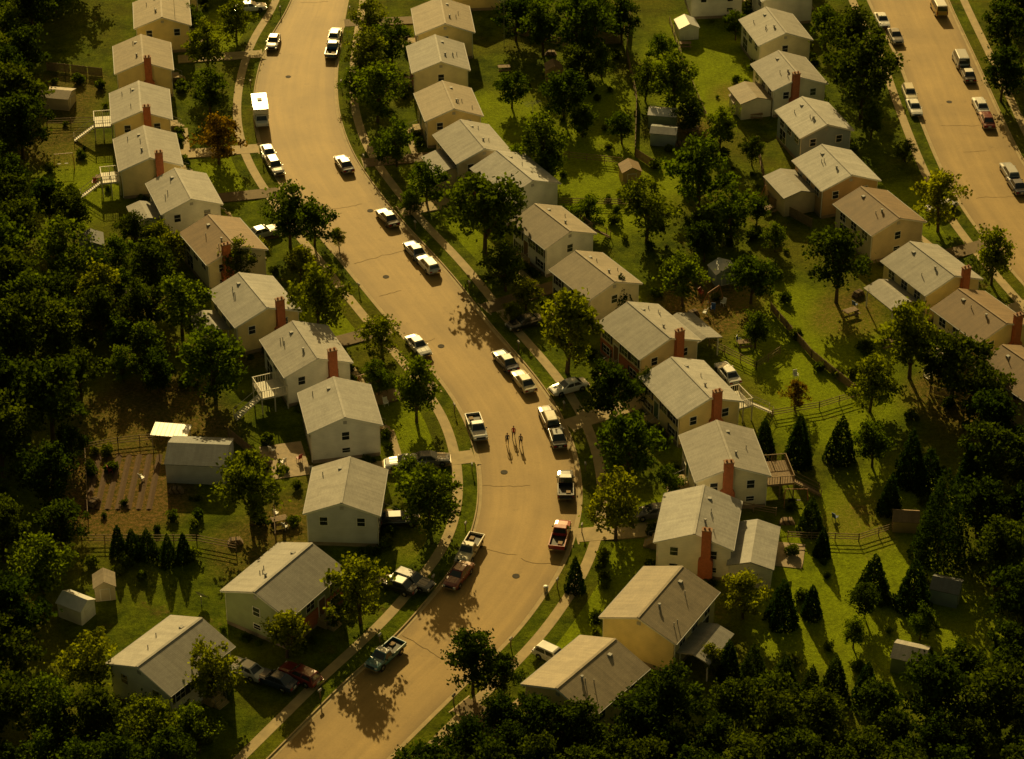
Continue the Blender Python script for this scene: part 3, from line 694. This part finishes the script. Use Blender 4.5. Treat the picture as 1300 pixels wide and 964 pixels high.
NAMES={'sedan':'parked_car','wagon':'station_wagon','hatch':'hatchback_car','pickup':'pickup_truck','van':'passenger_van','camper':'camper_van'}
def car(u,v,kind,col,roof=None,flip=0,ang=None,sc=1.0):
    key=(kind,col,roof)
    if key not in CM: CM[key]=car_mesh(*key)
    p=P(u,v,.75); z=.03
    if ang is None:
        d,c,h,t=nearest(p); a=math.atan2(t.y,t.x)-math.pi/2+(math.pi if flip else 0)
    else: a=rad(ang); z=.158
    inst(NAMES[kind],CM[key],(p.x,p.y,z),a+random.gauss(0,.015),None,sc)
for c in [(347,52,'sedan','navy','white',1),(425,44,'sedan','white',None,0),(422,62,'pickup','blue','white',0),(331,147,'camper','white',None,1),(341,194,'sedan','white',None,1),(349,210,'wagon','grey',None,1),
 (437,207,'sedan','navy','white',0),(492,275,'sedan','black','silver',0),(527,317,'sedan','blue','white',0),(543,334,'wagon','white',None,0),(531,438,'sedan','white',None,1),
 (642,457,'sedan','navy','silver',0),(665,483,'sedan','cream',None,0),(697,529,'wagon','brown','cream',0),(707,552,'sedan','black',None,0),(605,542,'pickup','silver','white',1),(718,615,'pickup','black','white',0),
 (711,679,'pickup','red',None,0),(596,696,'pickup','cream',None,1),(582,729,'sedan','maroon',None,1),(489,831,'pickup','teal','white',1),
 (1120,25,'sedan','white',None,1),(1137,45,'sedan','grey',None,1),(1155,118,'wagon','cream',None,1),(1161,136,'sedan','white',None,1),(1220,76,'van','silver',None,0),(1229,93,'sedan','black','white',0),
 (1245,133,'sedan','white',None,0),(1253,151,'sedan','maroon',None,0),(1282,217,'wagon','silver',None,0),(1291,234,'sedan','navy',None,0),(1192,10,'van','yellow','white',0)]:
    car(*c)
for c in [(504,742,'sedan','black','white',0,62),(524,737,'wagon','grey',None,0,240),(722,491,'sedan','white',None,0,115),(666,409,'sedan','black',None,0,120),(545,583,'sedan','grey',None,0,275),(515,587,'sedan','silver',None,0,95),(333,295,'sedan','silver',None,0,-60),
 (704,833,'wagon','white',None,0,-125),(924,474,'sedan','white',None,0,20),(312,849,'sedan','silver',None,0,55),(350,863,'sedan','navy',None,0,60),(381,856,'wagon','maroon',None,0,55),(318,9,'sedan','white',None,0,-80),
 (508,660,'hatch','black',None,0,-85),(1195,262,'sedan','silver',None,0,-60),(830,650,'sedan','grey',None,0,100)]:
    car(*c)

# ------------------------------------------------------------------ trees
for a in [(366,268,38,'d'),(398,280,30,'d'),(402,372,40,'d'),(380,330,24,'y'),(276,174,31,'r'),(265,112,28,'d'),(262,55,30,'d'),(298,22,26,'d'),(240,20,16,'d'),
 (485,425,27,'y'),(528,492,36,'d'),(480,478,20,'d'),(465,62,28,'d'),(497,48,26,'d'),(478,112,36,'d'),(450,105,20,'d'),(503,178,28,'d'),(541,228,28,'d'),(470,20,24,'d'),(520,255,16,'d'),
 (615,262,52,'d'),(746,270,24,'d'),(642,335,30,'d'),(668,372,20,'y'),(721,408,50,'y'),(822,265,38,'d'),(742,28,40,'d'),(690,30,30,'d'),(655,18,28,'k'),(716,115,30,'d'),(690,182,36,'d'),(650,110,24,'d'),(735,80,26,'k'),
 (778,490,38,'k'),(800,562,42,'d'),(783,640,38,'y'),(545,628,44,'d'),(520,600,22,'d'),(316,614,46,'d'),(270,455,44,'d'),(228,382,38,'d'),(195,335,34,'k'),(300,330,28,'d'),(330,318,16,'y'),
 (456,745,40,'y'),(362,798,36,'y'),(266,852,36,'y'),(115,842,42,'y'),(155,460,22,'d'),(100,470,30,'k'),(200,468,26,'d'),(600,838,42,'k'),(640,855,28,'k'),
 (1066,328,42,'k'),(1098,88,46,'k'),(1085,45,36,'k'),(1108,150,20,'d'),(1195,250,33,'y'),(1263,323,32,'d'),(1108,482,34,'d'),(1160,425,44,'d'),(1213,455,46,'k'),(1196,660,36,'C'),(1262,570,44,'k'),
 (1010,500,18,'r'),(960,418,22,'d'),(955,350,32,'d'),(890,215,42,'d'),(915,160,26,'d'),(858,98,32,'d'),(840,60,20,'d'),(930,268,36,'d'),(868,350,32,'d'),(895,300,24,'k'),
 (1110,560,30,'d'),(945,752,30,'y'),(906,835,22,'y'),(790,20,26,'k'),(820,100,22,'d'),(790,160,20,'d'),(935,30,18,'d'),(1050,30,22,'d'),(1150,190,14,'d'),
 (90,270,28,'k'),(60,250,30,'k'),(148,320,24,'d'),(170,290,22,'k'),(690,215,22,'d'),(740,150,20,'d'),(985,300,18,'d'),(820,490,22,'k'),(850,610,20,'d'),
 (1250,500,40,'k'),(1100,760,24,'k'),(1085,800,20,'d'),(60,600,40,'k'),(90,560,26,'k'),(75,660,32,'k'),(1280,30,34,'k'),(1275,90,30,'k'),(1245,640,38,'k'),(1270,700,40,'k'),(1220,850,34,'k'),(1170,790,20,'d'),(650,395,14,'y'),(430,300,12,'y')]:
    tree(*a)
for a in [(1015,563,20),(1068,560,18),(1030,657,15),(1131,630,17),(1156,585,21),(970,556,15),(1160,745,20),(1110,732,18),(1031,766,14),(994,768,19),(925,842,17),(956,852,19),(995,862,19),(730,732,14),
 (150,688,12),(168,692,12),(187,692,12),(213,700,12),(233,697,12),(1180,600,18),(1230,600,20),(1045,690,12),(1060,860,18),(880,690,10),(788,378,16),(1100,870,18),(1030,872,16)]:
    tree(*a,'c')
def inpoly(x,y,p):
    c=False;j=len(p)-1
    for i in range(len(p)):
        if (p[i][1]>y)!=(p[j][1]>y) and x<(p[j][0]-p[i][0])*(y-p[i][1])/(p[j][1]-p[i][1])+p[i][0]: c=not c
        j=i
    return c
WD=empty('woodland',(0,0,0)); WN=0
def wood(poly,sp,Rr,kinds,maxn=400,lim=None):
    global WN
    pw=[P(u,v) for u,v in poly]; xs=[p.x for p in pw]; ys=[p.y for p in pw]; pp=[(p.x,p.y) for p in pw]
    n=0
    for _ in range(maxn*12):
        if n>=maxn: break
        q=Vector((random.uniform(min(xs),max(xs)),random.uniform(min(ys),max(ys)),0))
        if not inpoly(q.x,q.y,pp): continue
        R=random.uniform(*Rr)
        if any((t.x-q.x)**2+(t.y-q.y)**2<((r+R)*sp)**2 for t,r in TREEPOS): continue
        if blocked(q,R*.7): continue
        tree(0,0,0,random.choice(kinds),WD,q,R); n+=1; WN+=1
wood([(-110,-160),(60,-160),(110,-60),(95,20),(50,60),(38,140),(28,230),(38,290),(90,330),(105,430),(80,520),(75,620),(85,700),(60,780),(50,900),(-30,1040),(-110,1040)],.64,(3.2,5),'kkkkdd',200)
wood([(95,300),(240,330),(250,420),(200,500),(100,480)],.7,(2.2,3.6),'dkdy',12)
wood([(1215,480),(1300,520),(1400,440),(1420,700),(1420,1040),(1200,1040),(1170,900),(1260,860),(1255,760),(1225,640),(1245,560)],.65,(2.8,4.4),'kkkkkC',70)
wood([(650,930),(1180,925),(1220,1040),(540,1040)],.60,(2.4,3.8),'kkkk',55)
wood([(60,940),(300,940),(290,970),(180,1040),(-30,1040)],.62,(2.4,3.8),'kkkd',26)
wood([(1275,0),(1420,0),(1440,300),(1400,330),(1330,180)],.66,(3,4.4),'kkkd',20)
wood([(650,0),(780,0),(800,60),(780,110),(660,100),(650,60)],.66,(2,3.2),'ddk',7)
wood([(830,150),(960,160),(1000,250),(990,340),(860,330),(820,230)],.8,(1.8,2.6),'ddky',5)
wood([(-110,-160),(150,-200),(150,-70),(-100,-60)],.7,(3,4.6),'kkd',14)
wood([(640,-160),(880,-160),(880,-60),(650,-40)],.7,(3,4.2),'kkd',14)
wood([(240,-160),(360,-160),(350,-10),(270,20)],.75,(2.6,3.6),'kdd',9)
wood([(1000,-160),(1050,-160),(1090,-20),(1030,0)],.75,(2.6,3.6),'kdd',6)
print('woodland',WN)
for (u0,v0,u1,v1,n) in [(640,20,800,330,34),(810,100,1000,390,50),(960,400,1240,860,50),(100,300,260,500,26),(100,560,300,760,26),(60,100,150,260,14),(320,560,380,700,8),(700,700,780,830,10),(840,20,980,160,16),(600,880,1250,960,20)]:
    for _ in range(n):
        q=P(random.uniform(u0,u1),random.uniform(v0,v1))
        if not blocked(q,.6): inst('shrub',random.choice(SH),q,random.random()*6,None,random.uniform(.4,1.5))

# ------------------------------------------------------------------ fences
def fence(pts,h=1.4,kind='board',m=None):
    b=MB(); m=m or WOOD
    W=[P(u,v) for u,v in pts]
    for a,c in zip(W[:-1],W[1:]):
        d=c-a; Ln=d.length; n=max(1,int(Ln/2.4)); ang=math.atan2(d.y,d.x); M=Matrix.Rotation(ang,3,'Z')
        for k in range(n+1):
            q=a.lerp(c,k/n); b.box((q.x,q.y,h/2),(.1,.1,h+.1),m)
        for k in range(n):
            q=a.lerp(c,(k+.5)/n)
            for z in ((.3*h,.9*h) if kind!='rail' else (.35*h,.65*h,.95*h)): b.box((q.x,q.y,z),(Ln/n,.04,.09),m,M)
        if kind=='board':
            nb=int(Ln/.16)
            for k in range(nb):
                if random.random()<.03: continue
                q=a.lerp(c,(k+.5)/nb)+M@Vector((0,.04,0)); b.box((q.x,q.y,h/2+random.uniform(-.02,.02)),(.13,.02,h-.08),m,M)
    b.obj('wooden_fence')
fence([(978,395),(1030,455),(1085,500)],1.3); fence([(800,20),(795,70),(808,130),(806,200),(830,215)],1.5)
fence([(100,575),(150,566),(205,560)],1.2,'rail'); fence([(108,560),(112,660)],1.2,'rail'); fence([(290,555),(345,600),(350,690)],1.4); fence([(104,690),(250,690),(300,700)],1.2,'rail')
fence([(640,40),(720,60),(790,55)],1.3); fence([(900,440),(960,470),(990,450)],1.2,'rail'); fence([(980,530),(1040,520),(1090,505)],1.1,'rail'); fence([(1000,685),(1090,688),(1140,672)],1.1,'rail'); fence([(700,200),(790,210)],1.2,'rail')
fence([(60,90),(130,98)],1.5); fence([(60,160),(120,158)],1.2,'rail'); fence([(850,30),(870,90),(900,160)],1.1,'rail'); fence([(700,260),(800,262)],1.1,'rail'); fence([(960,185),(975,260),(1030,290)],1.5); fence([(1180,500),(1260,520)],1.2); fence([(900,640),(985,655)],1.1,'rail')

# ------------------------------------------------------------------ yard things
def swing(u,v,ang):
    b=MB(); m=mat('swing_paint',(0.5,0.2,0.08),.5)
    for x in(-1.4,1.4):
        for y in(-.8,.8): b.cyl((x,y,0),(x*.9,0,2.1),.04,.04,m,6)
    b.cyl((-1.3,0,2.1),(1.3,0,2.1),.04,.04,m,6)
    for x in(-.7,.3):
        for k in(-.2,.2): b.cyl((x+k,0,2.1),(x+k,.1,.5),.012,.012,METAL,4)
        b.box((x,.1,.48),(.5,.22,.04),DARK)
    b.obj('swing_set',loc=P(u,v),rz=rad(ang))
swing(82,212,10); swing(468,492,30); swing(905,385,50); swing(1010,640,0); swing(980,250,30)
def picnic(u,v,ang,m=WOOD):
    b=MB()
    for k in range(4): b.box((0,-.36+.24*k,.75),(1.8,.2,.04),m)
    for s in(-1,1):
        for k in(0,1): b.box((0,s*(.75+.2*k-.1),.45),(1.8,.16,.04),m)
        for q in(-1,1): b.cyl((s*.65,q*.7,0),(s*.65,q*.2,.73),.04,.04,m,4)
        b.box((s*.65,0,.42),(.06,1.6,.09),m)
    b.obj('picnic_table',loc=P(u,v),rz=rad(ang))
for q in [(355,665,20),(975,270,40),(870,60,0),(945,440,10),(130,230,0),(1080,400,30),(640,90,5),(880,170,30),(960,150,0),(1125,440,20)]: picnic(*q)
PLW=mat('plastic_white',(.7,.7,.66),.5); PLR=mat('plastic_red',(.45,.05,.03),.5); PLB=mat('plastic_blue',(.05,.12,.35),.5)
def chair(u,v,ang,m):
    b=MB(); b.box((0,0,.42),(.55,.5,.05),m); b.box((0,-.27,.75),(.55,.05,.6),m,Matrix.Rotation(rad(12),3,'X'))
    for i in(-1,1):
        b.box((i*.27,0,.62),(.05,.5,.04),m)
        for j in(-1,1): b.box((i*.25,j*.22,.21),(.04,.04,.42),m)
    b.obj('garden_chair',loc=P(u,v),rz=rad(ang))
for k,(u,v) in enumerate([(350,655),(362,672),(890,375),(905,395),(918,388),(895,400),(962,262),(985,262),(345,575),(360,590),(380,585),(938,436),(1010,480),(885,165),(120,235),(1085,390),(760,40),(180,610),(140,600),(1060,660),(490,515)]):
    chair(u,v,random.random()*360,(PLW,PLW,PLR,PLB)[k%4])
def logs(u,v,ang):
    b=MB()
    for r in range(4):
        for k in range(9-r): b.cyl((-.9+.2*k+.1*r,-.35,.1+.17*r),(-.9+.2*k+.1*r,.35,.1+.17*r),.1,.09,WOOD if (r+k)%3 else BARK,7)
    b.obj('wood_pile',loc=P(u,v),rz=rad(ang))
for q in [(300,690,10),(880,400,30),(1000,665,0),(120,640,60),(225,625,0),(700,70,0),(1090,375,40),(865,185,0)]: logs(*q)
b=MB(); p=P(362,585); PB=mat('patio_slab',(0.38,0.29,0.17),.8,.3,1.5); b.box((0,0,.03),(5,7,.07),PB); b.obj('patio',loc=p,rz=rad(14))
b=MB(); b.box((0,0,.03),(3.6,4.5,.07),PB); b.obj('patio',loc=P(1000,705),rz=rad(-10))
b=MB(); b.extr([(-.35,0),(0,.16),(.35,0)],-5.5,5.5,mat('tilled_soil',(0.11,0.065,0.03),.95,.3,4)); me=b.mesh('garden_bed')
for k in range(7):
    q=P(118+k*13,612); inst('garden_bed',me,(q.x,q.y,.0),0)
b=MB(); hw=[(-2.6,.85,.9),(-1,1.0,.9),(.8,.95,.95),(2.0,.6,1.05),(2.8,.06,1.15)]; bm_=paint('white',PC['white'])
b.loft([[Vector((-w,y,t)),Vector((-w*.75,y,.6)),Vector((0,y,.42+max(0,y)*.12)),Vector((w*.75,y,.6)),Vector((w,y,t)),Vector((w*.9,y,t)),Vector((0,y,t-.12)),Vector((-w*.9,y,t))] for y,w,t in hw],bm_)
b.box((0,.3,1.2),(1.4,.06,.5),CGL,Matrix.Rotation(rad(35),3,'X')); b.box((0,-2.8,.9),(.35,.4,.7),DARK); b.box((0,.8,.33),(.1,6.5,.1),METAL); b.box((0,-.8,.33),(1.8,.1,.1),METAL)
for s in(-1,1): b.cyl((s*.85,-.8,.3),(s*1.05,-.8,.3),.3,.3,TYRE,12); b.box((s*.4,-.9,1.0),(.5,.5,.3),DARK)
b.obj('motorboat',loc=P(152,378),rz=rad(-55))
def antenna(u,v,h=9):
    b=MB(); b.cyl((0,0,0),(0,0,h),.05,.03,METAL,5); b.cyl((-1.3,0,h),(1.3,0,h),.02,.02,METAL,4)
    for k in range(9): b.cyl((-1.2+.3*k,-.9+.06*k,h),(-1.2+.3*k,.9-.06*k,h),.015,.015,METAL,4)
    b.obj('television_antenna',loc=P(u,v),rz=random.random())
antenna(676,195,8); antenna(225,60); antenna(1000,30); antenna(640,60,8)
b=MB(); 
rg=[[Vector((math.cos(a*math.pi/8)*r,math.sin(a*math.pi/8)*r,r*r*.35)) for a in range(16)] for r in (.05,.3,.55,.8)]
b.loft(rg,METAL,False); o=b.obj('satellite_dish',loc=P(255,757,1.2)); o.rotation_euler=(rad(50),0,rad(150)); 
b=MB(); b.cyl((0,0,-1.4),(0,0,0),.06,.06,METAL,6); o2=b.obj('mast',parent=o); o2.rotation_euler=(rad(-50),0,0)
def mailbox(p,a):
    b=MB(); b.box((0,0,.5),(.1,.1,1.1),WOOD); b.box((0,0,1.1),(.2,.48,.16),VENT); b.cyl((0,-.24,1.18),(0,.24,1.18),.1,.1,VENT,10); b.box((.12,.1,1.25),(.02,.04,.16),mat('flag_red',(.5,.03,.02)))
    b.obj('mailbox',loc=p,rz=a)
for pl in (MAINL,MAINR):
    for k in range(40,len(pl)-30,23):
        d,c,h,t=nearest(pl[k]); q=(pl[k]-c).normalized(); p=pl[k]+q*.7; mailbox((p.x,p.y,.12),math.atan2(q.y,q.x))
def bin_(u,v):
    b=MB(); b.cyl((0,0,0),(0,0,.8),.22,.28,METAL,12); b.cyl((0,0,.8),(0,0,.88),.3,.12,METAL,12); b.cyl((0,0,.88),(0,0,.94),.04,.04,METAL,6); b.obj('rubbish_bin',loc=P(u,v))
for q in [(693,752),(455,500),(880,560),(395,600),(1070,300),(640,255),(365,470),(985,600),(215,260),(560,100),(830,470)]: bin_(*q)
IRON=mat('cast_iron',(0.07,0.06,0.045),.8,spec=.1)
for u,v in [(490,352),(366,98),(655,732),(560,440),(470,268),(640,600),(1205,130)]:
    b=MB(); p=P(u,v); b.cyl((0,0,.0),(0,0,.075),.42,.42,IRON,20); b.obj('manhole_cover',loc=p)
b=MB(); TAR=mat('crack_tar',(0.14,0.10,0.045),.9,spec=.05)
for r in ROADS:
    for _ in range(10 if r is ROADS[0] else 4):
        i=random.randint(25,len(r)-40); c,h=r[i]; t=(r[i+1][0]-r[i][0]).normalized(); q=Vector((-t.y,t.x,0)); pr=None; o=0; a=random.uniform(-1,.2); e=a+random.uniform(.5,1.2)
        while a<min(e,.97):
            o+=random.gauss(0,.12); A=c+q*(a*h)+t*o; A.z=.012+.05*(1-abs(a))+.008
            if pr is not None: w=t*.035; b.face([pr-w,pr+w,A+w,A-w],TAR)
            pr=A; a+=.08
b.obj('crack_sealing',fixn=False)

# ------------------------------------------------------------------ people
SKIN=mat('skin',(0.42,0.24,0.15),.5)
def person(u,v,ang,shirt,pants,hair,ph=1):
    sh=mat('shirt_'+shirt[0],shirt[1],.8); pa=mat('trousers_'+pants[0],pants[1],.8); ha=mat('hair_'+hair[0],hair[1],.7); so=mat('shoe',(0.1,0.08,0.06),.6)
    V=[];Ed=[];Rd=[]
    def add(p,r,par=None):
        V.append(p);Rd.append(r); 
        if par is not None: Ed.append((par,len(V)-1))
        return len(V)-1
    pel=add((0,0,.93),.14); w=add((0,.01,1.08),.125,pel); ch=add((0,.02,1.30),.15,w); up=add((0,.01,1.42),.12,ch); nk=add((0,.02,1.51),.055,up); hd=add((0,.03,1.58),.055,nk)
    for s in(-1,1):
        f=s*ph
        hp=add((s*.10,0,.87),.095,pel); kn=add((s*.11,.16*f+.03,.49),.06,hp); an=add((s*.11,.22*f-(.12 if f<0 else 0),.10+(.04 if f<0 else 0)),.04,kn); add((s*.12,.22*f-(.12 if f<0 else 0)+.17,.05),.038,an)
        sd=add((s*.19,.01,1.40),.06,up); el=add((s*.24,-.14*f,1.13),.045,sd); wr=add((s*.23,-.16*f+.12,.89),.03,el)
        pm=add((s*.23,-.17*f+.16,.83),.034,wr)
    me=bpy.data.meshes.new('person'); me.from_pydata(V,Ed,[]); o=bpy.data.objects.new('tmp',me); COL.objects.link(o)
    o.modifiers.new('s','SKIN'); 
    for i,r in enumerate(Rd): me.skin_vertices[0].data[i].radius=(r,r*(.75 if i in(0,1,2,3) else 1))
    me.skin_vertices[0].data[0].use_root=True
    o.modifiers.new('u','SUBSURF').levels=2
    dg=bpy.context.evaluated_depsgraph_get(); me2=bpy.data.meshes.new_from_object(o.evaluated_get(dg)); bpy.data.objects.remove(o)
    b=MB()
    vv=[Vector(x.co) for x in me2.vertices]
    for p in me2.polygons:
        c=sum((vv[i] for i in p.vertices),Vector())/len(p.vertices)
        if c.z>1.475: m=SKIN
        elif c.z<.10: m=so
        elif abs(c.x)>.17 and c.z<1.12: m=SKIN
        elif c.z>.95: m=sh
        else: m=pa
        b.face([vv[i] for i in p.vertices],m)
    rg=[]
    for k,(z,rx,ry,oy) in enumerate([(1.535,.03,.035,.045),(1.56,.055,.065,.04),(1.60,.07,.085,.035),(1.65,.078,.098,.03),(1.70,.078,.1,.025),(1.745,.062,.08,.02),(1.77,.03,.04,.015)]):
        rg.append([Vector((math.cos(a*math.pi/7)*rx,oy+math.sin(a*math.pi/7)*ry,z)) for a in range(14)])
    b.loft(rg,SKIN)
    rg=[[Vector((math.cos(a*math.pi/7)*rx,oy+math.sin(a*math.pi/7)*ry,z)) for a in range(14)] for z,rx,ry,oy in [(1.60,.06,.05,-.02),(1.66,.084,.075,-.005),(1.71,.086,.098,.012),(1.755,.07,.09,.012),(1.79,.035,.045,.01)]]
    b.loft(rg,ha)
    b.box((0,.135,1.645),(.022,.03,.04),SKIN); b.box((0,.12,1.60),(.04,.01,.012),mat('lip',(.3,.1,.08)))
    for s in(-1,1):
        b.box((s*.03,.122,1.668),(.02,.01,.012),DARK); b.box((s*.082,.03,1.655),(.014,.03,.05),SKIN)
        f=s*ph; hx,hy,hz=s*.23,-.17*f+.16,.83
        for k,ln in enumerate((.07,.08,.075,.06)):
            y=hy-.03+.02*k; A=Vector((hx,y,hz-.02)); B=A+Vector((0,.008,-ln*.55)); Cc=B+Vector((-s*.015,.012,-ln*.4)); b.cyl(A,B,.009,.008,SKIN,6); b.cyl(B,Cc,.008,.006,SKIN,6)
        A=Vector((hx,hy+.03,hz+.01)); b.cyl(A,A+Vector((-s*.02,.035,-.03)),.011,.008,SKIN,6)
    p=P(u,v,.9); b.obj('person',loc=(p.x,p.y,.045),rz=rad(ang),smooth=True)
person(652,549,175,('red',(.5,.05,.03)),('dark',(.05,.05,.07)),('dark',(.04,.025,.015)),1)
person(644,558,185,('dark_blue',(.05,.07,.15)),('khaki',(.3,.24,.14)),('brown',(.12,.06,.03)),-1)
person(661,559,170,('grey',(.25,.22,.2)),('dark',(.05,.05,.07)),('dark',(.04,.025,.015)),1)

# ------------------------------------------------------------------ light, sky, camera
SUN_EL=25; SAZ=8     # sun behind the scene, slightly to the left
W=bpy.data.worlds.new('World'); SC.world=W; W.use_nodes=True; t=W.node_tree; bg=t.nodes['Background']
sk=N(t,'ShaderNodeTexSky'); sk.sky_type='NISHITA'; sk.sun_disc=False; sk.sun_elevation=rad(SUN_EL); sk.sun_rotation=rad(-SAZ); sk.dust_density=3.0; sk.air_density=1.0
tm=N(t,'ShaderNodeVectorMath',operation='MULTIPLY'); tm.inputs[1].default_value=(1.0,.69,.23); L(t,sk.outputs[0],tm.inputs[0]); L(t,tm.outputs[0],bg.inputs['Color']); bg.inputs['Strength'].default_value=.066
sd=bpy.data.lights.new('sun','SUN'); sd.energy=5.0; sd.angle=rad(.5); sd.color=(1,.74,.29)
so=bpy.data.objects.new('sun',sd); COL.objects.link(so)
dirn=Vector((-math.sin(rad(SAZ))*math.cos(rad(SUN_EL)),math.cos(rad(SAZ))*math.cos(rad(SUN_EL)),math.sin(rad(SUN_EL))))
so.rotation_euler=dirn.to_track_quat('Z','Y').to_euler(); so.location=(0,100,120)
cd=bpy.data.cameras.new('camera'); cam=bpy.data.objects.new('camera',cd); COL.objects.link(cam)
cam.location=(0,YC,HC); cam.rotation_euler=(rad(90)-TH,0,0); cd.sensor_width=36; cd.lens=F/1300*36; cd.clip_end=6000; cd.clip_start=1
SC.camera=cam
SC.view_settings.view_transform='Standard'; SC.view_settings.look='None'; SC.view_settings.exposure=0
print('objects',len(bpy.data.objects))
